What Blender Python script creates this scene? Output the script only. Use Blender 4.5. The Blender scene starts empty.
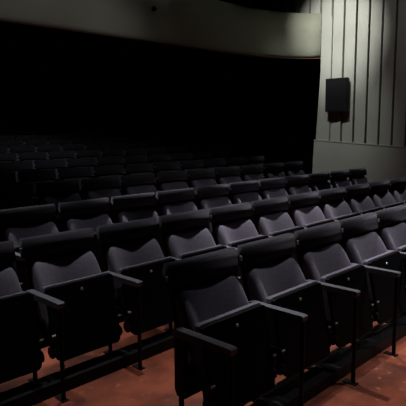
import bpy, bmesh, math, random
from mathutils import Vector, Matrix
scene = bpy.context.scene
COL = scene.collection
random.seed(4)

# ------------------------------------------------------------------ camera
cam_data = bpy.data.cameras.new('camera')
cam = bpy.data.objects.new('camera', cam_data)
COL.objects.link(cam)
EYE = Vector((0, 0, 1.468))
RT = Vector((0.69290297, -0.72100543, -0.00605329))
UP = Vector((0.10331868, 0.09097596, 0.99047899))
FW = Vector((0.71359003, 0.68693125, -0.13753084))
cam.matrix_world = Matrix(((RT.x, UP.x, -FW.x, EYE.x), (RT.y, UP.y, -FW.y, EYE.y), (RT.z, UP.z, -FW.z, EYE.z), (0, 0, 0, 1)))
cam_data.sensor_width = 36
cam_data.lens = 530.6 / 406 * 36
cam_data.clip_start = 0.05
scene.camera = cam

# ------------------------------------------------------------------ view and world
scene.view_settings.view_transform = 'Standard'
scene.view_settings.look = 'None'
scene.view_settings.gamma = 1
scene.view_settings.use_curve_mapping = False
scene.view_settings.exposure = 0.0
world = bpy.data.worlds.new('world')
scene.world = world
world.use_nodes = True
world.node_tree.nodes['Background'].inputs['Color'].default_value = (0.5, 0.5, 0.5, 1)
world.node_tree.nodes['Background'].inputs['Strength'].default_value = 0.0


# ------------------------------------------------------------------ lights (ceiling spots of the house, plus added fills)
def spot(name, loc, aim, watts, cone, blend, color=(1, 0.95, 0.88), radius=0.06):
    l = bpy.data.lights.new(name, 'SPOT')
    l.energy = watts
    l.spot_size = math.radians(cone)
    l.spot_blend = blend
    l.color = color
    l.shadow_soft_size = radius
    o = bpy.data.objects.new(name, l)
    COL.objects.link(o)
    o.location = loc
    o.rotation_euler = (Vector(aim) - Vector(loc)).to_track_quat('-Z', 'Y').to_euler()
    return o


HOUSE = (1, 0.97, 0.975)
for x, y, w in ((0.9, 3.05, 230), (2.4, 2.95, 430), (3.9, 2.85, 1100), (5.5, 2.95, 600), (7.2, 2.95, 230)):
    spot('house_spot', (x, y, 5.0), (x, y - 0.25, 0.5), w, 36, 0.8, HOUSE)
for x, w in ((2.5, 600), (3.9, 500)):
    spot('front_row_spot', (x + 0.5, 3.15, 5.0), (x, 1.5, 0.4), w, 24, 0.8, HOUSE)
for x, y, w in ((1.8, 5.0, 600), (3.3, 5.0, 1500), (4.8, 5.0, 1500), (6.3, 5.0, 900), (7.4, 5.0, 700)):
    spot('rear_house_spot', (x, y, 5.0), (x, 3.7, 0.7), w, 22, 0.9, HOUSE)
for x, w in ((3.6, 40), (5.6, 80), (7.2, 110)):
    spot('rear_house_spot', (x, 4.9, 5.0), (x, 5.0, 0.7), w, 30, 0.9, HOUSE)
spot('front_house_spot', (6.8, -0.9, 5.0), (4.5, 1.45, 0.6), 800, 27, 0.9, HOUSE)
spot('front_row_fill', (3.4, 0.7, 5.0), (3.0, 1.45, 0.4), 280, 36, 0.8, HOUSE)  # added fill that lifts the front row, no fixture of the hall
spot('rear_row_fill', (2.2, -4.4, 4.7), (4.6, 11.0, 1.5), 600, 17, 0.8, HOUSE)  # invented lamp, added to lift the far back rows out of black
spot('rear_row_fill', (3.0, -4.4, 4.9), (5.2, 6.8, 1.0), 330, 22, 0.9, HOUSE)  # second added fill, faint front light for the middle rows
spot('wall_spot', (6.4, 4.75, 4.45), (8.9, 5.12, 3.2), 600, 42, 1.0, (1, 1, 0.93), 0.03)
spot('wall_spot', (6.4, 4.70, 4.45), (8.9, 5.45, 1.4), 240, 50, 1.0, (0.96, 1, 0.95), 0.03)
spot('wall_spot', (6.2, 3.6, 4.6), (8.9, 4.2, 2.4), 34, 80, 1.0, (1, 1, 0.93), 0.03)  # added broad weak fill for the dim right part of the wall
spot('balcony_spot', (5.38, 5.75, 4.35), (5.38, 6.1, 2.8), 1.8, 44, 0.3, (0.95, 1, 0.9))
spot('balcony_spot', (6.3, 5.4, 5.0), (6.3, 6.15, 3.0), 2.6, 62, 0.3, (0.95, 1, 0.9))
spot('balcony_spot', (3.4, 5.4, 5.0), (3.4, 6.15, 3.0), 1.6, 62, 0.4, (0.95, 1, 0.9))


# ------------------------------------------------------------------ materials
def mat(name, color, rough=0.8, var=0.15, scale=30.0, bump=0.0, bscale=200.0, metal=0.0, spec=0.3, sheen=0.0):
    m = bpy.data.materials.new(name)
    m.use_nodes = True
    nt = m.node_tree
    b = nt.nodes['Principled BSDF']
    tc = nt.nodes.new('ShaderNodeTexCoord')
    n = nt.nodes.new('ShaderNodeTexNoise')
    n.inputs['Scale'].default_value = scale
    n.inputs['Detail'].default_value = 4
    nt.links.new(tc.outputs['Object'], n.inputs['Vector'])
    r = nt.nodes.new('ShaderNodeValToRGB')
    r.color_ramp.elements[0].position = 0.3
    r.color_ramp.elements[1].position = 0.7
    r.color_ramp.elements[0].color = tuple(c * (1 - var) for c in color) + (1,)
    r.color_ramp.elements[1].color = tuple(c * (1 + var) for c in color) + (1,)
    nt.links.new(n.outputs['Fac'], r.inputs['Fac'])
    nt.links.new(r.outputs['Color'], b.inputs['Base Color'])
    b.inputs['Roughness'].default_value = rough
    b.inputs['Metallic'].default_value = metal
    b.inputs['Specular IOR Level'].default_value = spec
    if sheen:
        b.inputs['Sheen Weight'].default_value = sheen
        b.inputs['Sheen Roughness'].default_value = 0.5
        b.inputs['Sheen Tint'].default_value = (0.75, 0.7, 0.85, 1)
    if bump:
        n2 = nt.nodes.new('ShaderNodeTexNoise')
        n2.inputs['Scale'].default_value = bscale
        n2.inputs['Detail'].default_value = 3
        nt.links.new(tc.outputs['Object'], n2.inputs['Vector'])
        bp = nt.nodes.new('ShaderNodeBump')
        bp.inputs['Strength'].default_value = bump
        bp.inputs['Distance'].default_value = 0.005
        nt.links.new(n2.outputs['Fac'], bp.inputs['Height'])
        nt.links.new(bp.outputs['Normal'], b.inputs['Normal'])
    return m


M_FABRIC = mat('charcoal_upholstery', (0.108, 0.099, 0.127), 0.95, 0.12, 60, 0.35, 500, spec=0.1, sheen=0.12)
M_HEAD = mat('shaded_upholstery', (0.026, 0.025, 0.031), 0.9, 0.12, 60, 0.3, 500, spec=0.15, sheen=0.08)  # same cloth as the backrests, with shade put into a darker colour
M_SHELL = mat('black_plastic', (0.0025, 0.0024, 0.0027), 0.6, 0.1, 20, spec=0.06)
M_ARM = mat('armrest_plastic', (0.09, 0.09, 0.105), 0.5, 0.1, 40, 0.1, 300, spec=0.3)
M_FRAME = mat('black_steel', (0.004, 0.004, 0.0045), 0.5, 0.1, 20, spec=0.15)
M_BOLT = mat('bright_bolt', (0.45, 0.46, 0.5), 0.35, 0.05, 40, metal=0.6)
M_WALL = mat('greenish_grey_paint', (0.34, 0.345, 0.315), 0.85, 0.05, 3, 0.15, 60, spec=0.15)
M_GROOVE = mat('wall_groove', (0.015, 0.015, 0.013), 0.9, 0.05, 3)
M_BALC = mat('balcony_plaster', (0.26, 0.265, 0.215), 0.9, 0.08, 1.2, 0.1, 40, spec=0.1)
M_BLACK = mat('unlit_black', (0.006, 0.006, 0.006), 0.95, 0.1, 3, spec=0.05)  # near-black colour stands in for missing light on soffit and outer shell
M_WOOD = mat('brown_edge_strip', (0.05, 0.02, 0.012), 0.7, 0.2, 8, spec=0.2)
M_SPK = mat('speaker_cabinet_finish', (0.006, 0.006, 0.008), 0.6, 0.1, 60, 0.2, 300, spec=0.2)


def floor_material():
    m = bpy.data.materials.new('worn_red_floor')
    m.use_nodes = True
    nt = m.node_tree
    b = nt.nodes['Principled BSDF']
    tc = nt.nodes.new('ShaderNodeTexCoord')
    n = nt.nodes.new('ShaderNodeTexNoise')
    n.inputs['Scale'].default_value = 2.5
    n.inputs['Detail'].default_value = 8
    n.inputs['Roughness'].default_value = 0.65
    nt.links.new(tc.outputs['Object'], n.inputs['Vector'])
    r = nt.nodes.new('ShaderNodeValToRGB')
    e = r.color_ramp.elements
    e[0].position = 0.38
    e[0].color = (0.08, 0.019, 0.009, 1)
    e[1].position = 0.62
    e[1].color = (0.22, 0.054, 0.026, 1)
    nt.links.new(n.outputs['Fac'], r.inputs['Fac'])
    n2 = nt.nodes.new('ShaderNodeTexNoise')
    n2.inputs['Scale'].default_value = 14
    n2.inputs['Detail'].default_value = 6
    nt.links.new(tc.outputs['Object'], n2.inputs['Vector'])
    r2 = nt.nodes.new('ShaderNodeValToRGB')
    r2.color_ramp.elements[0].position = 0.62
    r2.color_ramp.elements[1].position = 0.8
    nt.links.new(n2.outputs['Fac'], r2.inputs['Fac'])
    mx = nt.nodes.new('ShaderNodeMix')
    mx.data_type = 'RGBA'
    nt.links.new(r2.outputs['Color'], mx.inputs['Factor'])
    nt.links.new(r.outputs['Color'], mx.inputs['A'])
    mx.inputs['B'].default_value = (0.36, 0.13, 0.08, 1)
    nt.links.new(mx.outputs['Result'], b.inputs['Base Color'])
    b.inputs['Roughness'].default_value = 0.5
    b.inputs['Specular IOR Level'].default_value = 0.3
    return m


M_FLOOR = floor_material()


# ------------------------------------------------------------------ mesh helpers
def link(name, bm, m, parent=None, smooth=False, bevel=0.0, seg=2):
    bmesh.ops.recalc_face_normals(bm, faces=bm.faces)
    me = bpy.data.meshes.new(name)
    bm.to_mesh(me)
    bm.free()
    me.materials.append(m)
    if smooth:
        for p in me.polygons:
            p.use_smooth = True
    o = bpy.data.objects.new(name, me)
    COL.objects.link(o)
    if parent:
        o.parent = parent
    return o


def box(bm, x0, x1, y0, y1, z0, z1):
    v = [bm.verts.new((x, y, z)) for x in (x0, x1) for y in (y0, y1) for z in (z0, z1)]
    for f in ((0, 1, 3, 2), (4, 6, 7, 5), (0, 4, 5, 1), (2, 3, 7, 6), (0, 2, 6, 4), (1, 5, 7, 3)):
        bm.faces.new([v[i] for i in f])
    return v


def bevel(bm, w, seg=3, ang=30):
    ed = [e for e in bm.edges if len(e.link_faces) == 2 and e.calc_face_angle(0) > math.radians(ang)]
    bmesh.ops.bevel(bm, geom=ed, offset=w, segments=seg, profile=0.5, affect='EDGES', clamp_overlap=True)


def prism_x(bm, yz, x0, x1):
    """polygon in y,z extruded along x"""
    a = [bm.verts.new((x0, y, z)) for y, z in yz]
    b = [bm.verts.new((x1, y, z)) for y, z in yz]
    n = len(yz)
    bm.faces.new(a)
    bm.faces.new(b[::-1])
    for i in range(n):
        bm.faces.new((a[i], b[i], b[(i + 1) % n], a[(i + 1) % n]))


def cyl(bm, p0, p1, r, seg=12, r2=None):
    p0, p1 = Vector(p0), Vector(p1)
    q = (p1 - p0).to_track_quat('Z', 'Y')
    r2 = r if r2 is None else r2
    a, b = [], []
    for i in range(seg):
        t = 2 * math.pi * i / seg
        d = q @ Vector((math.cos(t), math.sin(t), 0))
        a.append(bm.verts.new(p0 + d * r))
        b.append(bm.verts.new(p1 + d * r2))
    bm.faces.new(a[::-1])
    bm.faces.new(b)
    for i in range(seg):
        bm.faces.new((a[i], a[(i + 1) % seg], b[(i + 1) % seg], b[i]))


def grid_solid(bm, front, back, nu, nv):
    """closed solid between two mapped grids"""
    A = [[bm.verts.new(front(i / nu, j / nv)) for j in range(nv + 1)] for i in range(nu + 1)]
    B = [[bm.verts.new(back(i / nu, j / nv)) for j in range(nv + 1)] for i in range(nu + 1)]
    for i in range(nu):
        for j in range(nv):
            bm.faces.new((A[i][j], A[i + 1][j], A[i + 1][j + 1], A[i][j + 1]))
            bm.faces.new((B[i][j], B[i][j + 1], B[i + 1][j + 1], B[i + 1][j]))
    for i in range(nu):
        bm.faces.new((A[i][0], B[i][0], B[i + 1][0], A[i + 1][0]))
        bm.faces.new((A[i][nv], A[i + 1][nv], B[i + 1][nv], B[i][nv]))
    for j in range(nv):
        bm.faces.new((A[0][j], A[0][j + 1], B[0][j + 1], B[0][j]))
        bm.faces.new((A[nu][j], B[nu][j], B[nu][j + 1], A[nu][j + 1]))


def structure(o):
    o['kind'] = 'structure'
    return o


def tag(o, label, cat, group=None):
    o['label'] = label
    o['category'] = cat
    if group:
        o['group'] = group
    return o


# ------------------------------------------------------------------ the rows
W = 0.54
ROW_Y = [1.822, 2.881, 3.907, 4.957, 6.025, 7.07, 8.12, 9.17, 10.22, 11.27]
ROW_Z = [0.0, -0.01, 0.025, 0.097, 0.138, 0.195, 0.275, 0.355, 0.435, 0.515]
ROW_Z = [0.0, 0.0, 0.025, 0.097, 0.138, 0.195, 0.275, 0.355, 0.435, 0.515]
ROW_X = [1.624, 1.447, 2.322, 2.696, 3.050, 3.30, 3.05, 3.42, 3.20, 3.02]
# first and last seat index kept in each row
ROW_K = [(0, 5), (-1, 9), (-2, 9), (-2, 8), (-2, 8), (-2, 8), (-1, 9), (-1, 10), (0, 9), (1, 9)]

# ------------------------------------------------------------------ setting: floor
bm = bmesh.new()
prof = [(-5.0, 0.0)]
for j in range(2, 10):
    y = ROW_Y[j] - 0.56
    prof += [(y, prof[-1][1]), (y, ROW_Z[j])]
prof += [(13.2, ROW_Z[9]), (13.2, -0.2), (-5.0, -0.2)]
prism_x(bm, prof, -5.0, 12.0)
structure(link('floor', bm, M_FLOOR))


# side wall: dado, slatted boards, ledge that follows the rake
def ledge_z(y):
    return 1.244 + (y - 5.567) * 0.060


XW = 8.9
bm = bmesh.new()
Y0, Y1 = -5.0, 5.62
# dado, slightly proud of the boards
v = []
for (y, z) in ((Y0, -0.1), (Y1, -0.1), (5.57, ledge_z(5.57)), (Y0, ledge_z(Y0))):
    v.append((y, z))
a = [bm.verts.new((XW - 0.03, y, z)) for y, z in v]
b = [bm.verts.new((XW + 0.30, y, z)) for y, z in v]
bm.faces.new(a)
bm.faces.new(b[::-1])
for i in range(4):
    bm.faces.new((a[i], b[i], b[(i + 1) % 4], a[(i + 1) % 4]))
structure(link('wall_right', bm, M_WALL))

bm = bmesh.new()   # backing behind the boards, seen as the dark grooves
v = [(Y0, ledge_z(Y0) + 0.0), (5.50, ledge_z(5.5)), (5.44, 3.2), (7.6, 3.2), (7.6, 6.0), (Y0, 6.0)]
a = [bm.verts.new((XW + 0.06, y, z)) for y, z in v]
b = [bm.verts.new((XW + 0.30, y, z)) for y, z in v]
bm.faces.new(a)
bm.faces.new(b[::-1])
for i in range(6):
    bm.faces.new((a[i], b[i], b[(i + 1) % 6], a[(i + 1) % 6]))
structure(link('wall_right_backing', bm, M_GROOVE))

bm = bmesh.new()   # boards: each one a shallow wedge
edges = [5.26 - 0.2435 * k for k in range(0, 42)]
G = 0.013


def board(ya, yb, ya_top=None, ytop=6.0, zlow=None):
    """board from y=ya (far) to y=yb (near)"""
    yt = ya if ya_top is None else ya_top
    zl = ledge_z
    A = [(XW + 0.018, ya - G, zl(ya)), (XW - 0.012, yb + G, zl(yb)), (XW - 0.012, yb + G, ytop), (XW + 0.018, yt - G, ytop)]
    B = [(XW + 0.07, p[1], p[2]) for p in A]
    va = [bm.verts.new(p) for p in A]
    vb = [bm.verts.new(p) for p in B]
    bm.faces.new(va)
    bm.faces.new(vb[::-1])
    for i in range(4):
        bm.faces.new((va[i], vb[i], vb[(i + 1) % 4], va[(i + 1) % 4]))


board(5.575, 5.244, 5.45, 3.5)
for k in range(len(edges) - 1):
    board(edges[k], edges[k + 1])
# upper boards running on above the balcony
board(5.26 + 0.2435, 5.26, None, 6.0)
zl_save = ledge_z
for k in range(9):
    ya, yb = 5.26 + 0.2435 * (k + 2), 5.26 + 0.2435 * (k + 1)
    A = [(XW + 0.018, ya - G, 3.3), (XW - 0.012, yb + G, 3.3), (XW - 0.012, yb + G, 6), (XW + 0.018, ya - G, 6)]
    va = [bm.verts.new(p) for p in A]
    vb = [bm.verts.new((XW + 0.07, p[1], p[2])) for p in A]
    bm.faces.new(va)
    bm.faces.new(vb[::-1])
    for i in range(4):
        bm.faces.new((va[i], vb[i], vb[(i + 1) % 4], va[(i + 1) % 4]))
structure(link('wall_right_boards', bm, M_WALL))

bm = bmesh.new()   # thin ledge strip
v = [(Y0, ledge_z(Y0)), (5.575, ledge_z(5.575)), (5.575, ledge_z(5.575) + 0.018), (Y0, ledge_z(Y0) + 0.018)]
a = [bm.verts.new((XW - 0.04, y, z)) for y, z in v]
b = [bm.verts.new((XW + 0.06, y, z)) for y, z in v]
bm.faces.new(a)
bm.faces.new(b[::-1])
for i in range(4):
    bm.faces.new((a[i], b[i], b[(i + 1) % 4], a[(i + 1) % 4]))
structure(link('trim_1', bm, M_WALL))

bm = bmesh.new()
box(bm, -5.2, 12.2, 13.2, 13.4, -0.2, 6.2)
structure(link('wall_back', bm, M_BLACK))
bm = bmesh.new()
box(bm, -5.2, -5.0, -5.0, 13.2, -0.2, 6.2)
structure(link('wall_left', bm, M_BLACK))
bm = bmesh.new()
box(bm, -5.2, 12.2, -5.2, -5.0, -0.2, 6.2)
structure(link('wall_front', bm, M_BLACK))
bm = bmesh.new()
box(bm, 12.0, 12.2, -5.0, 13.2, -0.2, 6.2)
structure(link('wall_far_right', bm, M_BLACK))
bm = bmesh.new()
box(bm, -5.2, 12.2, -5.2, 13.4, 6.0, 6.2)
structure(link('ceiling', bm, M_BLACK))

# balcony front, curving forward to meet the side wall
PLAN = [(-5.0, 6.45), (-2.5, 6.38), (0, 6.32), (2, 6.28), (4, 6.2), (6, 6.165), (7.0, 6.16), (7.5, 6.13), (7.9, 6.07), (8.2, 5.98),
        (8.45, 5.87), (8.65, 5.74), (8.8, 5.62), (8.885, 5.48)]
ZB, ZT = 2.80, 3.585


def sweep(name, m, section, smooth=True):
    bm = bmesh.new()
    rings = []
    for i, (x, y) in enumerate(PLAN):
        p = Vector(PLAN[max(0, i - 1)])
        q = Vector(PLAN[min(len(PLAN) - 1, i + 1)])
        t = (q - p).normalized()
        nrm = Vector((-t.y, t.x))          # towards the back
        rings.append([bm.verts.new((x + nrm.x * d, y + nrm.y * d, z)) for d, z in section])
    n = len(section)
    for r0, r1 in zip(rings, rings[1:]):
        for i in range(n):
            bm.faces.new((r0[i], r0[(i + 1) % n], r1[(i + 1) % n], r1[i]))
    bm.faces.new(rings[0])
    bm.faces.new(rings[-1][::-1])
    o = link(name, bm, m)
    for p in o.data.polygons:
        p.use_smooth = smooth and abs(p.normal.z) < 0.9
    return structure(o)


sweep('wall_balcony', M_BALC, [(0.12, ZB), (0.085, ZB + 0.05), (0.05, ZB + 0.13), (0.022, ZB + 0.24), (0.0, ZB + 0.42), (0.0, ZT), (0.13, ZT), (0.13, ZB)])
sweep('trim_2', M_WOOD, [(0.125, ZB - 0.02), (0.125, ZB - 0.001), (0.18, ZB - 0.001), (0.18, ZB - 0.02)], False)
bm = bmesh.new()
ring = [bm.verts.new((x, y + 0.13, 2.86)) for x, y in PLAN if x < 8.7] + [bm.verts.new((8.75, 5.8, 2.86)), bm.verts.new((12.0, 6.2, 2.86)), bm.verts.new((12.0, 13.2, 2.86)), bm.verts.new((-5.0, 13.2, 2.86))]
f = bm.faces.new(ring)
r = bmesh.ops.extrude_face_region(bm, geom=[f])
for vv in r['geom']:
    if isinstance(vv, bmesh.types.BMVert):
        vv.co.z = 3.1
structure(link('ceiling_under_balcony', bm, M_BLACK))

# ------------------------------------------------------------------ wall speaker
spk = bpy.data.objects.new('wall_speaker', None)
COL.objects.link(spk)
spk.location = (XW, 5.05, 1.77)
tag(spk, 'black box loudspeaker mounted high on the slatted grey side wall', 'speaker')
bm = bmesh.new()
# cabinet, narrower at the top of its rear
pts = [(-0.165, -0.215, 0.0), (-0.165, 0.215, 0.0), (-0.165, 0.215, 0.60), (-0.165, -0.215, 0.60)]
bk = [(-0.045, -0.195, 0.02), (-0.045, 0.195, 0.02), (-0.045, 0.195, 0.58), (-0.045, -0.195, 0.58)]
mid = [(-0.12, p[1], p[2]) for p in pts]
rings = [[bm.verts.new(p) for p in r_] for r_ in (pts, mid, bk)]
bm.faces.new(rings[0])
bm.faces.new(rings[2][::-1])
for r0, r1 in zip(rings, rings[1:]):
    for i in range(4):
        bm.faces.new((r0[i], r0[(i + 1) % 4], r1[(i + 1) % 4], r1[i]))
bevel(bm, 0.008, 2)
link('cabinet', bm, M_SPK, spk)
bm = bmesh.new()
box(bm, -0.172, -0.163, -0.2, 0.2, 0.02, 0.58)
bevel(bm, 0.004, 2)
link('grille', bm, M_SPK, spk)
bm = bmesh.new()
box(bm, -0.055, 0.012, -0.05, 0.05, 0.22, 0.38)
link('bracket', bm, M_FRAME, spk)

# small dark fitting on the balcony front
fit = bpy.data.objects.new('balcony_fitting', None)
COL.objects.link(fit)
fit.location = (5.38, 6.172, 3.234)
tag(fit, 'small dark round fitting on the balcony front, near the top of the picture', 'fixture')
bm = bmesh.new()
cyl(bm, (0, 0, 0), (0, -0.03, 0), 0.035, 16)
link('mount', bm, M_FRAME, fit)
bm = bmesh.new()
cyl(bm, (0, -0.028, 0), (0, -0.06, -0.01), 0.026, 16, 0.018)
link('lens_barrel', bm, M_SHELL, fit)


# ------------------------------------------------------------------ tip-up seat
def back_y(z):
    return -0.025 - (0.76 - z) * 0.33


def make_seat():
    root = bpy.data.objects.new('theatre_seat', None)
    COL.objects.link(root)
    # headrest block
    bm = bmesh.new()
    prism_x(bm, [(-0.054, 0.728), (-0.038, 0.832), (-0.026, 0.843), (0.004, 0.841), (0.012, 0.80), (0.002, 0.730)], -0.256, 0.226)
    bevel(bm, 0.009, 3)
    link('headrest', bm, M_HEAD, root, True)

    # backrest: hollow in the middle, raised side bolsters
    def fr(u, v):
        s = 2 * u - 1
        z = 0.36 + 0.345 * v - 0.016 * v ** 6 * abs(s) ** 10
        x = s * (0.218 - 0.008 * v ** 8)
        edge = 0.030 * max(0.0, (abs(s) - 0.86) / 0.14) ** 2 + 0.018 * v ** 12
        d = max(0.0, 0.73 - z)
        hollow = (0.026 + 0.34 * min(d, 0.22)) * min(1.0, abs(s) / 0.95) ** 1.9
        return (x, -0.034 - 0.25 * d - hollow + edge, z)

    def bk(u, v):
        s = 2 * u - 1
        z = 0.36 + 0.345 * v - 0.020 * v ** 6 * abs(s) ** 10
        return (s * 0.219, back_y(z) + 0.045, z)
    bm = bmesh.new()
    grid_solid(bm, fr, bk, 32, 16)
    o = link('backrest', bm, M_FABRIC, root, True)
    # shell behind it
    bm = bmesh.new()
    yz = [(-0.075, 0.17), (-0.085, 0.42), (0.012, 0.80), (0.03, 0.80), (-0.062, 0.42), (-0.055, 0.17)]
    prism_x(bm, yz, -0.225, 0.225)
    bevel(bm, 0.006, 2)
    link('back_shell', bm, M_SHELL, root)

    # folded seat: black board facing front, cushion behind it
    def outline():
        h = [(0.200, 0.160), (0.218, 0.175), (0.224, 0.20), (0.228, 0.36), (0.232, 0.55), (0.228, 0.570), (0.215, 0.576)]
        return [(-x, z) for x, z in h] + h[::-1]

    def ysurf(z):
        return -0.225 - (0.576 - z) * 0.20
    pan = None
    bm = bmesh.new()
    f1 = [bm.verts.new((x, ysurf(z), z)) for x, z in outline()]
    f2 = [bm.verts.new((x, ysurf(z) + 0.022, z)) for x, z in outline()]
    bm.faces.new(f1)
    bm.faces.new(f2[::-1])
    n = len(f1)
    for i in range(n):
        bm.faces.new((f1[i], f2[i], f2[(i + 1) % n], f1[(i + 1) % n]))
    pan = link('seat_bottom', bm, M_SHELL, root)
    bm = bmesh.new()
    o3 = [(x * 0.99, z + 0.006) for x, z in outline()]
    f1 = [bm.verts.new((x, ysurf(z) + 0.0225, z)) for x, z in o3]
    f2 = [bm.verts.new((x * 0.97, ysurf(z) + 0.030 + (0.03 if z > 0.5 else 0.055), z - (0.006 if z > 0.5 else -0.01))) for x, z in o3]
    bm.faces.new(f1)
    bm.faces.new(f2[::-1])
    for i in range(n):
        bm.faces.new((f1[i], f2[i], f2[(i + 1) % n], f1[(i + 1) % n]))
    link('seat_cushion', bm, M_FABRIC, pan)
    bm = bmesh.new()
    cyl(bm, (0.0, ysurf(0.53) - 0.005, 0.53), (0.0, ysurf(0.53) + 0.004, 0.531), 0.009, 10)
    link('bolt', bm, M_BOLT, pan)
    # hinges low on each side
    for s in (-1, 1):
        bm = bmesh.new()
        cyl(bm, (s * 0.205, -0.255, 0.30), (s * 0.240, -0.255, 0.30), 0.024, 14)
        box(bm, s * 0.234 - 0.006, s * 0.234 + 0.006, -0.29, -0.10, 0.285, 0.325)
        cyl(bm, (s * 0.226, -0.265, 0.215), (s * 0.240, -0.265, 0.215), 0.036, 18)
        h = link('hinge', bm, M_FRAME, root)
        bm = bmesh.new()
        cyl(bm, (s * 0.220, -0.288, 0.318), (s * 0.243, -0.288, 0.318), 0.006, 8)
        link('pin', bm, M_BOLT, h)
    # bright bracket visible in the gap between headrests
    bm = bmesh.new()
    box(bm, -0.275, -0.265, -0.038, -0.026, 0.765, 0.790)
    bevel(bm, 0.003, 2)
    link('link_bracket', bm, M_BOLT, root)
    add_arm(root, -0.268)
    return root


def add_arm(root, x):
    bm = bmesh.new()
    prism_x(bm, [(-0.085, 0.520), (-0.44, 0.526), (-0.445, 0.552), (-0.435, 0.557), (-0.10, 0.557), (-0.082, 0.548)], x - 0.022, x + 0.022)
    bevel(bm, 0.006, 2)
    link('armrest', bm, M_ARM, root, False)
    # stanchion below the rear of the arm, narrowing to a leg
    bm = bmesh.new()
    prism_x(bm, [(-0.09, 0.52), (-0.155, 0.52), (-0.150, 0.26), (-0.135, 0.23), (-0.105, 0.23), (-0.09, 0.26)], x - 0.014, x + 0.014)
    cyl(bm, (x, -0.12, 0.24), (x, -0.12, 0.008), 0.013, 10)
    box(bm, x - 0.022, x + 0.022, -0.17, -0.07, 0.0, 0.008)
    link('rear_leg', bm, M_FRAME, root)
    bm = bmesh.new()
    cyl(bm, (x, -0.428, 0.524), (x, -0.428, 0.006), 0.0125, 12)
    l = link('front_leg', bm, M_FRAME, root)
    bm = bmesh.new()
    box(bm, x - 0.02, x + 0.02, -0.455, -0.37, 0.0, 0.006)
    bevel(bm, 0.003, 1)
    link('foot_plate', bm, M_FRAME, l)


def copy_tree(o, parent=None):
    c = o.copy()
    COL.objects.link(c)
    c.parent = parent
    for ch in list(o.children):
        copy_tree(ch, c)
    return c


def proj(p):
    d = Vector(p) - EYE
    z = d.dot(FW)
    return 203 + 530.6 * d.dot(RT) / z, 203 - 530.6 * d.dot(UP) / z


ORD = ['zeroth', 'first', 'second', 'third', 'fourth', 'fifth', 'sixth', 'seventh', 'eighth', 'ninth', 'tenth', 'eleventh', 'twelfth', 'thirteenth']
ROWN = ['front row', 'second row from the front', 'third row from the front', 'fourth row from the front', 'fifth row from the front', 'sixth row from the front',
        'seventh row from the front', 'fourth row from the back', 'third row from the back', 'back row in the darkness']
ROWN[7] = 'third row from the back'
ROWN[8] = 'second row from the back'
ROWN[6] = 'fourth row from the back'

master = make_seat()
first = True
for j in range(10):
    seats = []
    k0, k1 = ROW_K[j]
    for k in range(k0, k1 + 1):
        X = ROW_X[j] + W * (k + 0.5) - 0.012
        # keep only seats of which the picture can show something
        vis = False
        for dx in (-0.27, 0, 0.25):
            for dz, dy in ((0.845, 0), (0.55, -0.44), (0.3, -0.25)):
                px, py = proj((X + dx, ROW_Y[j] + dy, ROW_Z[j] + dz))
                if -2 < px < 407 and -2 < py < 407:
                    vis = True
        if vis:
            seats.append((k, X))
    for n, (k, X) in enumerate(seats):
        s = master if first else copy_tree(master)
        first = False
        s.location = (X, ROW_Y[j], ROW_Z[j])
        if j == 0 and n == 0:
            lab = 'charcoal tip-up seat at the open left end of the front row'
        elif n == len(seats) - 1:
            lab = 'charcoal tip-up seat, the rightmost one seen in the ' + ROWN[j]
        elif n == 0:
            lab = 'charcoal tip-up seat, the leftmost one seen in the ' + ROWN[j]
        else:
            lab = 'charcoal tip-up seat, ' + ORD[n + 1] + ' from the left in the ' + ROWN[j]
        tag(s, lab, 'theatre seat', 'charcoal tip-up seats in rows')
        if j in (2, 3, 4, 5, 6, 7, 8, 9) and n == len(seats) - 1 or (j in (0, 1) and n == len(seats) - 1):
            last = s
    # closing arm at the right end of the row
    keep = [c for c in last.children]
    for c in keep:
        if c.name.split('.')[0] in ('armrest', 'rear_leg', 'front_leg'):
            d = copy_tree(c, last)
            d.location.x += W

# ------------------------------------------------------------------ floor rails under the first two rows
for j, lab in ((0, 'long low black steel rail on the floor under the front row'), (1, 'long low black steel rail on the floor under the second row')):
    bm = bmesh.new()
    x0 = ROW_X[j] - (0.03 if j == 0 else 1.1)
    box(bm, x0, x0 + (3.5 if j == 0 else 6.3), ROW_Y[j] - 0.35, ROW_Y[j] - 0.225, 0.0, 0.07)
    bevel(bm, 0.004, 2)
    tag(link('floor_rail', bm, M_FRAME), lab, 'rail', 'seat rails on the floor')
